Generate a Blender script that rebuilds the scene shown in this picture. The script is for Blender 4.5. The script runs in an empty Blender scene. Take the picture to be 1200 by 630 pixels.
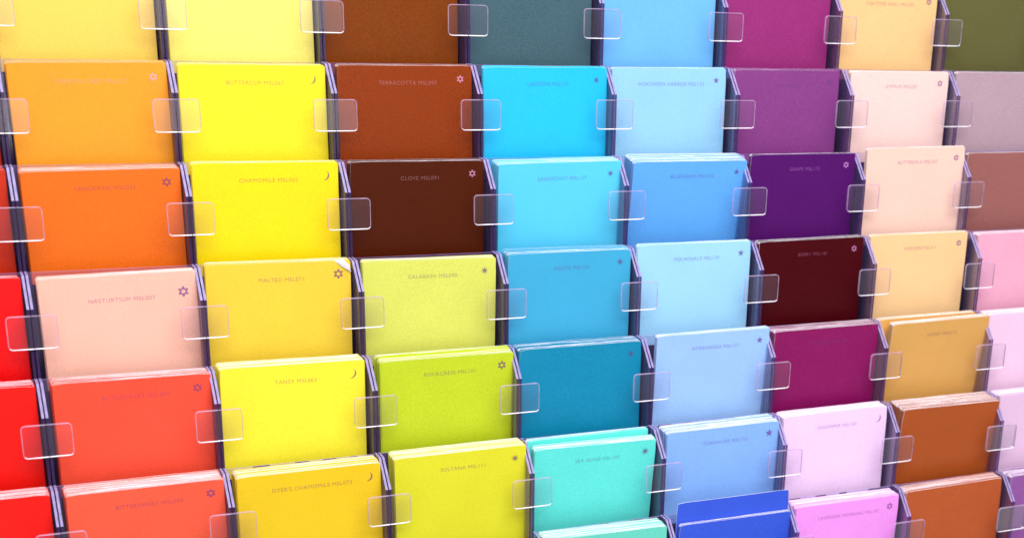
import bpy, bmesh, math, random
from mathutils import Matrix, Vector
random.seed(11)
S = bpy.context.scene
COL = S.collection

# ------------------------------------------------------------------ measures (metres)
W = .1              # pocket pitch across
H = .05997          # each row drops by this
D = .02741          # and comes forward by this
BK = .0159          # chamfer depth
TOP = .0171         # wall top above chamfer corner
TAB = .02455        # tab bottom below chamfer corner
DEEP = .0262        # pocket depth
CW, CH = .0922, .076  # paint chip card
def org(r, c): return Vector(((c + .5) * W, -r * D, -r * H))

# ------------------------------------------------------------------ materials
def lin(c): return tuple((v / 255 / 12.92) if v / 255 <= .04045 else ((v / 255 + .055) / 1.055) ** 2.4 for v in c)
def new_mat(name):
    m = bpy.data.materials.new(name); m.use_nodes = True
    nt = m.node_tree; nt.nodes.clear()
    return m, nt, nt.nodes.new('ShaderNodeOutputMaterial')
def paper(name, rgb, rough=.42, spec=.05, grain=.09, gain=.93):
    m, nt, out = new_mat(name)
    p = nt.nodes.new('ShaderNodeBsdfPrincipled')
    tc = nt.nodes.new('ShaderNodeTexCoord')
    n1 = nt.nodes.new('ShaderNodeTexNoise'); n1.inputs['Scale'].default_value = 1150; n1.inputs['Detail'].default_value = 2
    n2 = nt.nodes.new('ShaderNodeTexNoise'); n2.inputs['Scale'].default_value = 38; n2.inputs['Detail'].default_value = 4
    mp = nt.nodes.new('ShaderNodeMapping'); mp.inputs['Location'].default_value = (random.random(), random.random(), random.random())
    nt.links.new(tc.outputs['Object'], mp.inputs['Vector'])
    nt.links.new(mp.outputs[0], n1.inputs['Vector']); nt.links.new(mp.outputs[0], n2.inputs['Vector'])
    c = [max(.0015, min(.93, v * gain)) for v in lin(rgb)]
    # fine print grain: a little lighter and darker ink
    def rng(node, a, b):
        r = nt.nodes.new('ShaderNodeMapRange'); r.inputs['From Min'].default_value = .3; r.inputs['From Max'].default_value = .7
        r.inputs['To Min'].default_value = a; r.inputs['To Max'].default_value = b
        nt.links.new(node.outputs['Fac'], r.inputs['Value']); return r
    a = rng(n1, 1 - grain, 1 + grain * .7); b = rng(n2, .975, 1.02)
    mu = nt.nodes.new('ShaderNodeMath'); mu.operation = 'MULTIPLY'
    nt.links.new(a.outputs[0], mu.inputs[0]); nt.links.new(b.outputs[0], mu.inputs[1])
    vm = nt.nodes.new('ShaderNodeVectorMath'); vm.operation = 'SCALE'; vm.inputs[0].default_value = c
    nt.links.new(mu.outputs[0], vm.inputs['Scale']); nt.links.new(vm.outputs[0], p.inputs['Base Color'])
    rr = rng(n2, rough - .06, rough + .08); nt.links.new(rr.outputs[0], p.inputs['Roughness'])
    bp = nt.nodes.new('ShaderNodeBump'); bp.inputs['Strength'].default_value = .04; bp.inputs['Distance'].default_value = .0004
    nt.links.new(n2.outputs['Fac'], bp.inputs['Height']); nt.links.new(bp.outputs[0], p.inputs['Normal'])
    p.inputs['Specular IOR Level'].default_value = spec
    nt.links.new(p.outputs[0], out.inputs['Surface'])
    return m
def ink(name, rgb):
    m, nt, out = new_mat(name)
    p = nt.nodes.new('ShaderNodeBsdfPrincipled')
    tc = nt.nodes.new('ShaderNodeTexCoord'); n = nt.nodes.new('ShaderNodeTexNoise'); n.inputs['Scale'].default_value = 900
    nt.links.new(tc.outputs['Object'], n.inputs['Vector'])
    r = nt.nodes.new('ShaderNodeMix'); r.data_type = 'RGBA'
    c = lin(rgb); r.inputs['A'].default_value = (*[v * .8 for v in c], 1); r.inputs['B'].default_value = (*[min(.9, v * 1.15) for v in c], 1)
    nt.links.new(n.outputs['Fac'], r.inputs['Factor']); nt.links.new(r.outputs['Result'], p.inputs['Base Color'])
    p.inputs['Roughness'].default_value = .5
    nt.links.new(p.outputs[0], out.inputs['Surface'])
    return m
def acrylic(name, tint, milk, milk_amount, rough=.06, gloss=.7, scratch=120):
    """clear moulded plastic: see-through, a fresnel sheen and a little milkiness"""
    m, nt, out = new_mat(name)
    t = nt.nodes.new('ShaderNodeBsdfTransparent'); t.inputs['Color'].default_value = (*tint, 1)
    g = nt.nodes.new('ShaderNodeBsdfGlossy'); g.inputs['Roughness'].default_value = rough
    d = nt.nodes.new('ShaderNodeBsdfDiffuse'); d.inputs['Color'].default_value = (*milk, 1)
    tc = nt.nodes.new('ShaderNodeTexCoord'); n = nt.nodes.new('ShaderNodeTexNoise'); n.inputs['Scale'].default_value = scratch; n.inputs['Detail'].default_value = 5
    nt.links.new(tc.outputs['Object'], n.inputs['Vector'])
    r = nt.nodes.new('ShaderNodeMapRange'); r.inputs['From Min'].default_value = .3; r.inputs['From Max'].default_value = .7
    r.inputs['To Min'].default_value = milk_amount * .75; r.inputs['To Max'].default_value = milk_amount * 1.25
    nt.links.new(n.outputs['Fac'], r.inputs['Value'])
    m1 = nt.nodes.new('ShaderNodeMixShader'); nt.links.new(r.outputs[0], m1.inputs[0])
    nt.links.new(t.outputs[0], m1.inputs[1]); nt.links.new(d.outputs[0], m1.inputs[2])
    f = nt.nodes.new('ShaderNodeFresnel'); f.inputs['IOR'].default_value = 1.49
    k = nt.nodes.new('ShaderNodeMath'); k.operation = 'MULTIPLY'; k.inputs[1].default_value = gloss
    nt.links.new(f.outputs[0], k.inputs[0])
    m2 = nt.nodes.new('ShaderNodeMixShader'); nt.links.new(k.outputs[0], m2.inputs[0])
    nt.links.new(m1.outputs[0], m2.inputs[1]); nt.links.new(g.outputs[0], m2.inputs[2])
    nt.links.new(m2.outputs[0], out.inputs['Surface'])
    return m
M_WALL = acrylic('clear_acrylic', (.965, .945, .985), (.44, .34, .82), .085)  # bluish milk stands in for neighbouring cards reflected in the walls
M_FRONT = acrylic('acrylic_front_edge', (.42, .30, .52), (.22, .12, .42), .16, gloss=.35)  # dark tint paints the dim interior seen through; blue milk, reflected cards
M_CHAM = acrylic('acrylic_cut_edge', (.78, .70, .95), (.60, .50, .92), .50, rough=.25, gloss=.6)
M_TAB = acrylic('acrylic_tab', (.985, .975, .99), (.85, .68, .82), .013, gloss=.5)
M_RIM = acrylic('acrylic_tab_rim', (.80, .70, .86), (.80, .62, .86), .34, rough=.12)
M_LIP_GLINT = acrylic('acrylic_lip_painted_glint', (.9, .85, .95), (.97, .93, .98), .72, rough=.15)  # near-white colour paints ceiling light refracted along the tab's lower edge
M_WHITE = paper('card_paper_edge', (250, 246, 250), grain=.05, gain=.95, spec=.2)
M_BOARD = paper('rack_board', (40, 20, 50), rough=.35, grain=.1, gain=1, spec=.4)

# ------------------------------------------------------------------ helpers
def link(name, bm, mats, parent=None, loc=None, smooth=False):
    me = bpy.data.meshes.new(name); bm.normal_update(); bm.to_mesh(me); bm.free()
    for m in mats: me.materials.append(m)
    if smooth:
        for p in me.polygons: p.use_smooth = True
    o = bpy.data.objects.new(name, me); COL.objects.link(o)
    if parent: o.parent = parent
    if loc is not None: o.location = loc
    return o
def box(bm, x0, x1, y0, y1, z0, z1, mi=0, rot=None, face_mats=None):
    v = [bm.verts.new((x, y, z)) for x in (x0, x1) for y in (y0, y1) for z in (z0, z1)]
    if rot:
        for q in v: q.co = rot @ q.co
    fs = {'x-': (0, 1, 3, 2), 'x+': (4, 6, 7, 5), 'y-': (0, 4, 5, 1), 'y+': (2, 3, 7, 6), 'z-': (0, 2, 6, 4), 'z+': (1, 5, 7, 3)}
    for k, ix in fs.items():
        f = bm.faces.new([v[i] for i in ix]); f.material_index = (face_mats or {}).get(k, mi)
def empty(name, loc):
    o = bpy.data.objects.new(name, None); COL.objects.link(o); o.location = loc; o.empty_display_size = .01
    return o
def tag(o, label, cat, group=None):
    o['label'] = label; o['category'] = cat
    if group: o['group'] = group
    return o

# ------------------------------------------------------------------ the clear pockets
WT = .0015     # wall thickness
GAP = .0004    # half gap between neighbouring pockets
def wall_bm(side):
    """side wall with its slanting top corner; side -1 left, +1 right"""
    bm = bmesh.new()
    x0, x1 = sorted((side * (W / 2 - GAP), side * (W / 2 - GAP - WT)))
    prof = [(0, -.0585), (0, 0), (BK, TOP), (DEEP, TOP), (DEEP, -.0585)]
    a = [bm.verts.new((x0, y, z)) for y, z in prof]; b = [bm.verts.new((x1, y, z)) for y, z in prof]
    bm.faces.new(a[::-1]); bm.faces.new(b)
    for i in range(5):
        j = (i + 1) % 5
        f = bm.faces.new((a[i], a[j], b[j], b[i])); f.material_index = {0: 1, 1: 2, 2: 2}.get(i, 0)
    bmesh.ops.recalc_face_normals(bm, faces=bm.faces)
    return bm
def tab_bm(side):
    """retaining tab with rounded outer corners, a thin raised rim and a thicker lower lip paled as a glint"""
    bm = bmesh.new()
    wd, z1, z0, th, r = .0142, -.0036, -TAB, .0013, .0027
    inner = W / 2 - GAP * .4
    pts = [(0, z1), (wd - r, z1)]
    pts += [(wd - r + r * math.sin(t), z1 - r + r * math.cos(t)) for t in [math.pi / 2 * k / 6 for k in range(1, 7)]]
    pts += [(wd - r + r * math.cos(t), z0 + r - r * math.sin(t)) for t in [math.pi / 2 * k / 6 for k in range(0, 7)]]
    pts += [(0, z0)]
    def X(u): return side * (inner - u)
    yb, yf = -.0002, -.0002 - th
    a = [bm.verts.new((X(u), yb, z)) for u, z in pts]; b = [bm.verts.new((X(u), yf, z)) for u, z in pts]
    bm.faces.new(a); bm.faces.new(b[::-1])
    n = len(pts)
    for i in range(n):
        j = (i + 1) % n
        f = bm.faces.new((a[i], a[j], b[j], b[i])); f.material_index = 1
    # rim: a raised bead following the outline (not the side against the wall)
    def bead(i0, i1, wid, up, mi):
        cx, cz = wd / 2, (z0 + z1) / 2
        rows = []
        for i in range(i0, i1 + 1):
            u, z = pts[i]
            p, q = pts[max(i - 1, 0)], pts[min(i + 1, n - 1)]
            tx, tz = q[0] - p[0], q[1] - p[1]; L = math.hypot(tx, tz); nx, nz = tz / L, -tx / L
            if (cx - u) * nx + (cz - z) * nz < 0: nx, nz = -nx, -nz
            rows.append([bm.verts.new((X(u + nx * k * wid), yf - h * up, z + nz * k * wid)) for k, h in ((0.02, 0.05), (.15, .8), (.5, 1), (1, .05))])
        for s, t in zip(rows, rows[1:]):
            for k in range(3):
                f = bm.faces.new((s[k], s[k + 1], t[k + 1], t[k])); f.material_index = mi; f.smooth = True
    bead(0, 10, .0006, .0003, 1)
    bead(10, n - 1, .0008, .0007, 2)  # lower lip, shaped and whitened to give the bottom edge its glint
    bmesh.ops.recalc_face_normals(bm, faces=bm.faces)
    return bm
def me_of(name, bm, mats):
    me = bpy.data.meshes.new(name); bm.normal_update(); bm.to_mesh(me); bm.free()
    for m in mats: me.materials.append(m)
    return me
wl = {s: me_of('side_wall', wall_bm(s), [M_WALL, M_FRONT, M_CHAM]) for s in (-1, 1)}
tb = {s: me_of('tab', tab_bm(s), [M_TAB, M_RIM, M_LIP_GLINT]) for s in (-1, 1)}
bmf = bmesh.new(); box(bmf, -W / 2 + GAP + WT, W / 2 - GAP - WT, .0002, DEEP, -.0585, -.0570)
fl = me_of('floor_plate', bmf, [M_WALL])
bmb = bmesh.new(); box(bmb, -W / 2 + GAP + WT, W / 2 - GAP - WT, DEEP - .0009, DEEP - .0001, -.0569, TOP - .0006, face_mats={'z+': 1})
bk = me_of('back_plate', bmb, [M_WALL, M_CHAM])
def child(name, me, par):
    o = bpy.data.objects.new(name, me); COL.objects.link(o); o.parent = par; return o
def pocket(r, c, label):
    t = tag(empty('acrylic_pocket', org(r, c)), label, 'card pocket', 'clear pockets fixed in stepped rows on the rack')
    for s in (-1, 1):
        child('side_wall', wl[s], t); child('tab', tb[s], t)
    child('floor_plate', fl, t); child('back_plate', bk, t)
    return t

# ------------------------------------------------------------------ the symbols printed on the cards
def fan(bm, pts, hole=None):
    if hole:
        n = len(pts); a = [bm.verts.new((x, 0, z)) for x, z in pts]; b = [bm.verts.new((x, 0, z)) for x, z in hole]
        for i in range(n):
            j = (i + 1) % n; bm.faces.new((a[i], a[j], b[j], b[i]))
    else:
        c = bm.verts.new((0, 0, 0)); a = [bm.verts.new((x, 0, z)) for x, z in pts]
        for i in range(len(a)): bm.faces.new((c, a[i], a[(i + 1) % len(a)]))
def symbol_bm(kind, R):
    bm = bmesh.new()
    if kind == 'flower':
        n = 72; P = [(R * (.80 + .20 * math.cos(6 * t)) * math.sin(t), R * (.80 + .20 * math.cos(6 * t)) * math.cos(t)) for t in [2 * math.pi * k / n for k in range(n)]]
        Q = [(R * .36 * math.sin(t), R * .36 * math.cos(t)) for t in [2 * math.pi * k / n for k in range(n)]]
        fan(bm, P, Q)
    elif kind == 'sun':
        n = 16; fan(bm, [((R if k % 2 == 0 else R * .34) * math.sin(2 * math.pi * k / n), (R if k % 2 == 0 else R * .34) * math.cos(2 * math.pi * k / n)) for k in range(n)])
    elif kind == 'star':
        fan(bm, [((R if k % 2 == 0 else R * .42) * math.sin(math.pi * k / 5), (R if k % 2 == 0 else R * .42) * math.cos(math.pi * k / 5)) for k in range(10)])
    else:   # crescent moon, horns to the left
        n = 14; out = []; inn = []
        for k in range(n + 1):
            t = math.radians(-105 + 165 * k / n)
            out.append((R * math.cos(t) - R * .2, R * math.sin(t)))
            w = .34 * math.sin(math.pi * k / n)
            inn.append(((R * (1 - w)) * math.cos(t) - R * .2, (R * (1 - w)) * math.sin(t)))
        a = [bm.verts.new((x, 0, z)) for x, z in out]; b = [bm.verts.new((x, 0, z)) for x, z in inn]
        for i in range(n):
            q = [a[i], a[i + 1], b[i + 1], b[i]]
            bm.faces.new(q)
    bmesh.ops.remove_doubles(bm, verts=bm.verts, dist=1e-7)
    return bm
def text_mesh(s, size):
    cu = bpy.data.curves.new('text', 'FONT'); cu.body = s; cu.size = size; cu.align_x = 'CENTER'; cu.align_y = 'CENTER'
    cu.space_character = 1.12
    o = bpy.data.objects.new('text', cu); COL.objects.link(o)
    dg = bpy.context.evaluated_depsgraph_get(); dg.update()
    me = bpy.data.meshes.new_from_object(o.evaluated_get(dg))
    bpy.data.objects.remove(o)
    for v in me.vertices: v.co = Vector((v.co.x, 0, v.co.y))
    return me

# ------------------------------------------------------------------ cards
def bow(x, z, a): return -a * (1 - (x / (CW / 2)) ** 2) * (.6 + .4 * (z + CH) / CH)
def card_bm(amp, cut=False):
    """one card: a thin sheet with rounded top corners; origin at the middle of its top front edge"""
    bm = bmesh.new(); nx, nz, th = 14, 8, .00042
    rc = .0022
    def pos(i, j):
        x = -CW / 2 + CW * i / nx; z = -CH * (1 - j / nz)
        if j == nz:
            e = CW / 2 - abs(x)
            if i in (0, nx): x = math.copysign(CW / 2 - rc * .29, x); z = -rc * .29
        if cut and j == nz and i == nx: x, z = CW / 2 - .0042, -.0012
        return x, z
    F = [[bm.verts.new((*[pos(i, j)[0], bow(*pos(i, j), amp)], pos(i, j)[1])) for j in range(nz + 1)] for i in range(nx + 1)]
    B = [[bm.verts.new((v.co.x, v.co.y + th, v.co.z)) for v in colm] for colm in F]
    for i in range(nx):
        for j in range(nz):
            bm.faces.new((F[i][j], F[i + 1][j], F[i + 1][j + 1], F[i][j + 1])).smooth = True
            f = bm.faces.new((B[i][j], B[i][j + 1], B[i + 1][j + 1], B[i + 1][j])); f.material_index = 1; f.smooth = True
    F0, B0 = F, B
    F = [[bm.verts.new(v.co) for v in colm] for colm in F0]; B = [[bm.verts.new(v.co) for v in colm] for colm in B0]
    for i in range(nx):
        for j, s in ((0, 0), (nz, 1)):
            f = bm.faces.new((F[i][j], B[i][j], B[i + 1][j], F[i + 1][j])); f.material_index = 1
    for j in range(nz):
        for i in (0, nx):
            f = bm.faces.new((F[i][j], F[i][j + 1], B[i][j + 1], B[i][j])); f.material_index = 1
    for L in (F, B):
        for i in range(nx + 1):
            for j in range(nz + 1):
                if not L[i][j].link_faces: bm.verts.remove(L[i][j])
    bmesh.ops.recalc_face_normals(bm, faces=bm.faces)
    return bm
def stack_bm(thick, rough):
    """the cards behind the front one, tops a little uneven"""
    bm = bmesh.new(); pitch = .00040; n = max(1, int(thick / pitch)); y = .0006
    sag = random.uniform(-1, 1)
    for k in range(n):
        dz = random.gauss(0, .00010 * rough) - (.0009 * rough if random.random() < .10 else 0)
        if random.random() < .05: dz += .0006 * rough
        dx = random.gauss(0, .0002 * rough); ry = random.gauss(0, .0035 * rough)
        m = Matrix.Rotation(ry, 4, 'Y') @ Matrix.Translation((dx, 0, dz))
        th = .000385
        x0, x1 = -CW / 2, CW / 2; rc = .0012
        prof = [(x0, -CH), (x1, -CH), (x1, -rc), (x1 - rc, 0)]
        nseg = 6                      # wavy top edge, as worn paper has
        for q in range(1, nseg): prof.append((x1 - rc - (CW - 2 * rc) * q / nseg, random.gauss(0, .00009 * rough)))
        prof += [(x0 + rc, 0), (x0, -rc)]
        a = [bm.verts.new(m @ Vector((x, y, z))) for x, z in prof]; b = [bm.verts.new(m @ Vector((x, y + th, z))) for x, z in prof]
        f = bm.faces.new(a); f.material_index = 0
        f = bm.faces.new(b[::-1]); f.material_index = 1
        N = len(prof)
        for i in range(N):
            j = (i + 1) % N; f = bm.faces.new((a[j], a[i], b[i], b[j]))
            f.material_index = 2 if i in (1, N - 1) else 1
        y += pitch + (random.random() < .06) * .0002
    return bm
def mixc(a, b, t): return tuple(a[i] * (1 - t) + b[i] * t for i in range(3))

SYM = {}
def place_card(r, c, rgb, place, text=None, sym=None, thick=.007, rough=1, lean=0, drop=0, phrase='', hidden=False, stack_label=None, front=True, amp=None, ink_k=.42, cut=False):
    dx, y, zl, zr = place
    o0 = org(r, c)
    roll = math.atan2(zl - zr, CW)      # tilt of the whole card in its own plane
    rot = Matrix.Rotation(lean, 4, 'X') @ Matrix.Rotation(roll, 4, 'Y')
    loc = o0 + Vector((dx, y, (zl + zr) / 2))
    lum0 = sum(lin(rgb)) / 3
    m = paper('printed_card', rgb, rough=.36, spec=.08 if lum0 < .12 else .2, grain=.08 + .16 * max(0, 1 - lum0 * 2.2))
    amp = random.uniform(.0000, .0007) if amp is None else amp
    obs = []
    k = link('paint_chip_card', card_bm(amp, cut), [m, M_WHITE])
    k.matrix_world = Matrix.Translation(loc) @ rot
    obs.append(k)
    lum = sum(lin(rgb)) / 3
    inkc = (235, 170, 235) if lum < .12 or (r, c) == (1, 0) else (96, 40, 120)
    im = ink('print_ink', mixc(rgb, inkc, ink_k if lum > .12 else ink_k * .8))
    if text:
        me = text_mesh(text, .0037); me.materials.append(im)
        off = -.0114 - drop
        for v in me.vertices:
            v.co.z += off; v.co.x += .0012; v.co.y = bow(v.co.x, v.co.z, amp) - .00012
        t = bpy.data.objects.new('printed_name', me); COL.objects.link(t); t.parent = k
    if sym:
        kind, rad = sym; rad = max(rad * 1.12, .0026)
        sb = symbol_bm(kind, rad); sx, sz = CW / 2 - .0082, -.0088 - drop
        for v in sb.verts:
            v.co.x += sx; v.co.z += sz; v.co.y = bow(v.co.x, v.co.z, amp) - .00012
        for f in sb.faces:
            f.normal_update()
            if f.normal.y > 0: f.normal_flip()
        im2 = ink('emblem_ink', mixc(rgb, inkc, ink_k + .25))
        link('printed_emblem', sb, [im2], k)
    tag(k, phrase, 'paint chip', 'paint chip cards at the front of the pockets')
    if thick > 0:
        side = paper('stack_side', mixc((245, 240, 245), rgb, .62), grain=.05, gain=.8)
        s = link('card_stack', stack_bm(thick, rough), [m, M_WHITE, side])
        s.matrix_world = Matrix.Translation(loc) @ rot
        tag(s, stack_label, 'card stack', 'stacks of cards behind the front ones')
    return k

# r, c : dx, y(front), z left, z right
PL = {(1,0):(.0015,.0127,.0159,.0169),(1,1):(.0006,.0120,.0162,.0162),(1,2):(.0010,.0105,.0167,.0174),(1,3):(.0019,.0103,.0167,.0174),
(1,4):(-.0005,.0132,.0169,.0175),(1,5):(-.0008,.0142,.0165,.0167),(1,6):(.0004,.0115,.0166,.0168),(2,0):(.0010,.0127,.0148,.0159),
(2,1):(.0004,.0113,.0186,.0183),(2,2):(.0006,.0109,.0179,.0177),(2,3):(.0030,.0092,.0151,.0161),(2,4):(.0043,.0066,.0154,.0153),
(2,5):(.0017,.0116,.0184,.0184),(2,6):(.0026,.0084,.0221,.0231),(3,0):(.0020,.0122,.0151,.0165),(3,1):(.0004,.0127,.0194,.0184),
(3,2):(.0004,.0113,.0173,.0161),(3,3):(.0008,.0095,.0181,.0180),(3,4):(0,.0127,.0194,.0195),(3,5):(-.0011,.0123,.0182,.0189),
(3,6):(-.0011,.0141,.0189,.0188),(4,0):(.0025,.0121,.0170,.0168),(4,1):(.0004,.0121,.0189,.0183),(4,2):(.0028,.0093,.0164,.0167),
(4,3):(.0005,.0119,.0167,.0170),(4,4):(.0035,.0078,.0205,.0208),(4,5):(.0019,.0112,.0163,.0169),(4,6):(.0042,.0056,.0167,.0181),
(5,0):(.0015,.0101,.0154,.0161),(5,1):(.0016,.0106,.0152,.0159),(5,2):(.0030,.0097,.0172,.0179),(5,3):(.0012,.0082,.0136,.0126),
(5,4):(.0025,.0094,.0153,.0163),(5,5):(.0001,.0125,.0173,.0179),(5,6):(.0040,.0062,.0154,.0151),(6,3):(.0002,.0092,.0166,.0155),
(6,4):(.0026,.0090,.0143,.0142),(6,5):(.0004,.0114,.0150,.0146),(6,6):(.0002,.0132,.0148,.0165)}
DEF = (.0006, .0120, .0168, .0170)
fl_, mo_, st_, su_ = 'flower', 'moon', 'star', 'sun'
# rgb, text, symbol, thick, short name of the colour, what singles the card out
C = {
(0,0):((255,216,92),None,None,.006,'pale golden yellow','at the top edge directly above the amber card'),
(0,1):((255,244,118),None,None,.006,'lemon yellow','at the top edge between golden yellow and brown cards'),
(0,2):((130,62,14),None,None,.006,'medium brown','at the top edge directly above the rust brown card'),
(0,3):((72,102,112),None,None,.006,'slate teal grey','the only grey teal card, in the top row'),
(0,4):((114,190,246),None,None,.006,'sky blue','in the top row between the slate and the magenta cards'),
(0,5):((154,46,118),None,None,.006,'magenta purple','in the top row above the muted violet card'),
(0,6):((246,202,138),'TORTOISE SHELL MSL203',(fl_,.0021),.006,'warm apricot','in the top row beside the olive card'),
(0,7):((100,99,56),None,None,.006,'olive green','at the top right corner'),
(1,0):((252,164,40),'PUMPKIN SEED MSL027',(fl_,.0019),.005,'amber','with a pale pink emblem, above the vivid orange card'),
(1,1):((255,238,38),'BUTTERCUP MSL067',(mo_,.0026),.005,'bright yellow','second from the top, with faint crescent'),
(1,2):((146,60,20),'TERRACOTTA MSL093',(fl_,.0022),.006,'rust brown','between the medium brown and the dark chocolate cards'),
(1,3):((34,196,242),'LAGOON MSL131',(su_,.0022),.005,'bright cyan','second from the top under the slate card'),
(1,4):((152,210,244),'NORTHERN HARBOR MSL133',(st_,.0022),.005,'pale ice blue','second from the top beside the bright cyan card'),
(1,5):((138,64,134),'FIG MSL165',(fl_,.0016),.004,'muted violet','between the magenta card and the deep purple card'),
(1,6):((248,214,204),'GYPSUM MSL205',(fl_,.0019),.004,'pale blush','under the warm apricot card'),
(1,7):((184,156,166),None,None,.004,'dusty mauve','on the right edge under the olive card'),
(2,0):((248,116,26),'TANGERINE MSL023',(fl_,.0026),.011,'vivid orange','above the peach pink card'),
(2,1):((255,228,14),'CHAMOMILE MSL065',(mo_,.0028),.005,'strong yellow','with a crescent, left of the dark chocolate card'),
(2,2):((80,28,0),'CLOVE MSL091',(fl_,.0023),.005,'dark chocolate brown','the darkest brown of all'),
(2,3):((90,212,248),'SANDPOINT MSL127',(su_,.0022),.013,'light aqua','with a thick uneven white top, under the bright cyan card'),
(2,4):((100,180,252),'BLUEGRASS MSL135',(st_,.0023),.016,'cornflower blue','tipped forward with a thick white top'),
(2,5):((84,21,104),'GRAPE MSL175',(fl_,.0020),.003,'deep purple','between the muted violet and the maroon cards'),
(2,6):((248,208,188),'BUTTERMILK MSL207',(fl_,.0021),.003,'light beige pink','standing a little taller, right of the deep purple card'),
(2,7):((156,98,92),None,None,.003,'rosy brown','on the right edge under the dusty mauve card'),
(3,0):((253,194,170),'NASTURTIUM MSL007',(fl_,.0031),.007,'peach pink','with a clear rose coloured flower emblem'),
(3,1):((244,210,62),'MALTED MSL071',(fl_,.0030),.006,'mustard yellow','with a worn white top right corner'),
(3,2):((220,226,98),'CALABASH MSL090',(su_,.0026),.006,'pale lime','under the dark chocolate card'),
(3,3):((64,174,216),'AGAVE MSL121',(su_,.0025),.010,'medium sky blue','between pale lime and pale powder blue'),
(3,4):((162,220,252),'PERIWINKLE MSL129',(st_,.0025),.004,'pale powder blue','left of the maroon card'),
(3,5):((72,0,14),'BERRY MSL181',(fl_,.0022),.006,'dark maroon','the darkest red, under the deep purple card'),
(3,6):((248,206,148),'GOLDEN MSL211',(fl_,.0023),.004,'soft apricot','right of the dark maroon card'),
(3,7):((240,172,196),None,None,.009,'soft pink','on the right edge beside the soft apricot card'),
(4,0):((255,84,58),'BITTERSWEET MSL009',(fl_,.0026),.006,'bright coral red','under the peach pink card'),
(4,1):((255,241,56),'TANSY MSL063',(mo_,.0030),.005,'clear yellow','with a crescent, under the mustard yellow card'),
(4,2):((200,220,40),'ROCKCRESS MSL101',(fl_,.0028),.012,'lime green','the greenest yellow, with a thick white top'),
(4,3):((14,140,178),None,(su_,.0024),.009,'deep teal blue','right of the lime green card'),
(4,4):((160,202,252),'HYDRANGEA MSL127',(st_,.0026),.004,'pale periwinkle blue','left of the raspberry card'),
(4,5):((138,18,92),'MULBERRY MSL183',None,.009,'raspberry purple','under the dark maroon card'),
(4,6):((224,170,92),'HONEY MSL215',None,.005,'golden tan','leaning forward at the right, above the brown cards'),
(4,7):((246,206,232),None,None,.006,'very pale pink','on the right edge beside the golden tan card'),
(5,0):((255,98,68),'BITTERSWEET MSL009',(fl_,.0027),.012,'warm coral','lowest full card in its column, with a thick white top'),
(5,1):((244,206,32),"DYER'S CHAMOMILE MSL073",(mo_,.0030),.009,'deep golden yellow','lowest in its column, with a crescent'),
(5,2):((228,226,44),'SULTANA MSL111',(su_,.0026),.009,'chartreuse yellow','under the lime green card'),
(5,3):((100,238,224),'SEA GLASS MSL109',(su_,.0030),.006,'turquoise','tipped forward in its pocket under the deep teal card'),
(5,4):((140,188,252),'TIDEWATER MSL153',(st_,.0030),.013,'light cornflower blue','with a dark star, above the royal blue cards'),
(5,5):((248,214,250),'SANDPIPER MSL185',(mo_,.0030),.006,'pale orchid pink','with a crescent, right of the light cornflower card'),
(5,6):((176,84,34),None,None,.009,'copper brown','under the golden tan card'),
(5,7):((232,196,226),None,None,.006,'pale lilac','at the right edge beside the copper brown card'),
(6,3):((108,218,194),None,None,.005,'mint green','at the bottom edge under the turquoise card'),
(6,4):((58,94,222),None,None,.002,'royal blue','front one of the two royal blue cards at the bottom'),
(6,5):((250,158,246),'LAVENDER MORNING MSL187',(fl_,.0026),.014,'orchid pink','with a thick white top, at the bottom edge'),
(6,6):((188,90,44),None,None,.012,'light copper brown','at the bottom under the copper brown card'),
(6,7):((150,90,160),None,None,.006,'dull purple','at the bottom right corner of the picture'),
(1,-1):((225,60,20),None,None,.005,'brick orange','sliver at the left edge beside the amber card'),
(2,-1):((210,50,20),None,None,.005,'brick red','sliver at the left edge beside the vivid orange card'),
(3,-1):((255,14,18),None,None,.005,'pure red','at the left edge beside the peach pink card'),
(4,-1):((255,24,16),None,None,.012,'scarlet','at the left edge beside the bright coral red card'),
(5,-1):((252,28,20),None,None,.014,'poppy red','at the bottom left corner beside the warm coral card'),
}
LEAN = {(2,4):.15,(2,3):.05,(5,3):.10,(4,6):.13,(6,4):.05,(4,4):.06,(5,6):.08,(5,4):.03,(4,2):.04,(5,0):.03,(2,0):.03,(6,5):.03}
ROUGH = {(2,4):.9,(2,3):1.5,(4,2):2.6,(3,3):1.8,(5,5):1,(5,3):1.4,(4,3):1.6}
for (r, c), (rgb, text, sym, thick, short, mark) in C.items():
    pl = PL.get((r, c), DEF)
    if r >= 4 and (r, c) not in ((4, 4), (5, 3), (4, 6), (6, 4)): thick = .03      # the lower pockets are full
    thick = min(thick, DEEP - .0016 - pl[1])
    place_card(r, c, rgb, pl, text, sym, thick, ROUGH.get((r, c), 1.1), LEAN.get((r, c), 0),
               drop=.0042 if (r, c) == (3, 0) else 0,
               phrase=f'{short} card {mark}',
               stack_label=f'white edged stack of cards standing behind the {short} card',
               amp=.0002 if (r, c) in ((2, 4), (5, 3), (4, 6)) else None,
               ink_k=.36 if c in (3, 4, 5) else .36, cut=(r, c) == (3, 1))
    pocket(r, c, f'clear acrylic pocket with two tabs holding the {short} cards')

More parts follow.
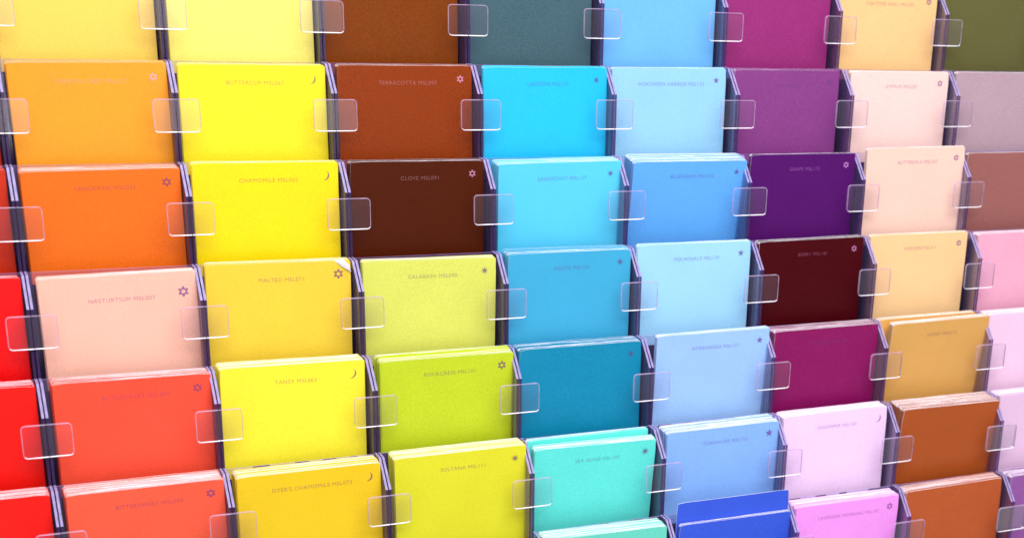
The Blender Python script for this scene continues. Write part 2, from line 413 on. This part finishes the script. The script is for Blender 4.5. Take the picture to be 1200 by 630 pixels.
# cards standing apart behind the front ones
k = place_card(5, 3, (100,238,224), (-.0012, .0180, .0172, .0178), thick=.004, phrase='turquoise card standing upright behind the tipped turquoise card', stack_label='few turquoise cards upright at the back of the turquoise pocket', amp=.0002)
k['group'] = 'cards standing apart behind the front ones'
k = place_card(4, 6, (232,176,96), (-.0016, .0178, .0178, .0186), thick=.005, phrase='tan card standing upright behind the leaning golden tan card', stack_label='white edged cards upright at the back of the golden tan pocket', amp=.0002)
k['group'] = 'cards standing apart behind the front ones'
k = place_card(6, 4, (58,94,222), (.0012, .0122, .0304, .0306), thick=0, lean=.03, phrase='royal blue card pushed up above its pocket behind the other royal blue card', stack_label='', amp=.0006)
k['group'] = 'cards standing apart behind the front ones'

# worn corner of the mustard card
card31 = [o for o in COL.objects if o.get('label', '').startswith('mustard')][0]
bm = bmesh.new()
P = [(.0352, -.0001, 0), (.0408, -.0006, .0010), (.0450, -.0012, -.0030), (.0462, -.0010, -.0078), (.0440, -.0016, -.0062), (.0405, -.0012, -.0040), (.0390, -.0016, -.0010), (.0428, -.0024, -.0022), (.0447, -.0024, -.0050)]
v = [bm.verts.new(p) for p in P]
for t in ((0, 6, 1), (6, 7, 1), (1, 7, 2), (2, 7, 8), (2, 8, 3), (3, 8, 4), (4, 8, 7), (4, 7, 5), (5, 7, 6), (5, 6, 0)): bm.faces.new([v[i] for i in t])
r_ = bmesh.ops.extrude_face_region(bm, geom=bm.faces[:])
for g in r_['geom']:
    if isinstance(g, bmesh.types.BMVert): g.co.y += .0004
bmesh.ops.recalc_face_normals(bm, faces=bm.faces)
tc_ = link('torn_corner', bm, [M_WHITE], card31); tc_['label'] = 'torn white top right corner'

# ------------------------------------------------------------------ the stepped rack behind and below the pockets
rack = tag(empty('display_rack', org(6, 3) + Vector((0, 0, -.06))), 'dark stepped rack carrying all the clear card pockets', 'display rack')
inv = rack.location
for r in range(0, 7):
    bm = bmesh.new(); o = org(r, 0)
    x0, x1 = -W * 1.0, W * 8.0
    box(bm, x0, x1, o.y + DEEP + .0003, o.y + DEEP + .0008, o.z - .0600, o.z + TOP - .0085)
    box(bm, x0, x1, o.y + .0002, o.y + DEEP + .0002, o.z - .0600, o.z - .0588)
    if r >= 5:                        # ribs of the board that show above the card tops
        x = x0 + .01 if r == 5 else W * 3.06
        while x < W * 6:
            wd = random.uniform(.004, .013)
            box(bm, x, x + wd, o.y + DEEP + .00031, o.y + DEEP + .00079, o.z + TOP - .0022 - .0063, o.z + TOP - .0010)
            x += wd + random.uniform(.006, .022)
    for q in bm.verts: q.co -= inv
    link('stepped_board', bm, [M_BOARD], rack)

# ------------------------------------------------------------------ light: shop ceiling panels, plus an added front lamp
w = bpy.data.worlds.new('World'); S.world = w; w.use_nodes = True
w.node_tree.nodes['Background'].inputs[0].default_value = (.92, .90, 1, 1)
w.node_tree.nodes['Background'].inputs[1].default_value = .52
def area(name, loc, target, sx, sy, power, col):
    l = bpy.data.lights.new(name, 'AREA'); l.shape = 'RECTANGLE'; l.size = sx; l.size_y = sy; l.energy = power; l.color = col
    o = bpy.data.objects.new(name, l); COL.objects.link(o); o.location = loc
    o.rotation_euler = (Vector(target) - Vector(loc)).to_track_quat('-Z', 'Y').to_euler()
area('ceiling_panel', (.32, -1.35, 1.05), (.3, -.1, -.2), 1.7, .8, 33, (1, .965, .985))
area('ceiling_panel', (.1, -.35, 1.7), (.3, -.1, -.2), 1.6, .7, 20, (.97, .96, 1))

area('added_glare_lamp', (.42, -2.0, -.08), (.15, 0, -.05), .8, .7, 5, (1, .98, .96))  # added low front lamp to put glare on the cards, not a known source

# ------------------------------------------------------------------ camera
cam = bpy.data.cameras.new('camera'); co = bpy.data.objects.new('camera', cam); COL.objects.link(co); S.camera = co
R = [[0.8790701432772747, -0.47183469583348997, 0.06788006339209844], [-0.12206000028940585, -0.3604482138569644, -0.9247585855003607], [0.46080043351514716, 0.8046422216954079, -0.37445140610927125]]
ax, ay, az = Vector(R[0]), -Vector(R[1]), -Vector(R[2])
mw = Matrix((ax, ay, az)).transposed().to_4x4(); mw.translation = Vector((-0.060978567, -1.10566609, 0.08647006))
co.matrix_world = mw
cam.sensor_width = 36; cam.lens = 1850 / 1200 * 36
cam.shift_x = -305.166 / 1200; cam.shift_y = 300.37 / 1200
cam.clip_start = .01; cam.clip_end = 100
cam.dof.use_dof = True; cam.dof.aperture_fstop = 10; cam.dof.focus_distance = 1.08
S.view_settings.view_transform = 'Standard'; S.view_settings.look = 'None'; S.view_settings.exposure = 0; S.view_settings.gamma = 1
S.cycles.transparent_max_bounces = 32; S.cycles.max_bounces = 8
S.render.resolution_x = 1024; S.render.resolution_y = 537
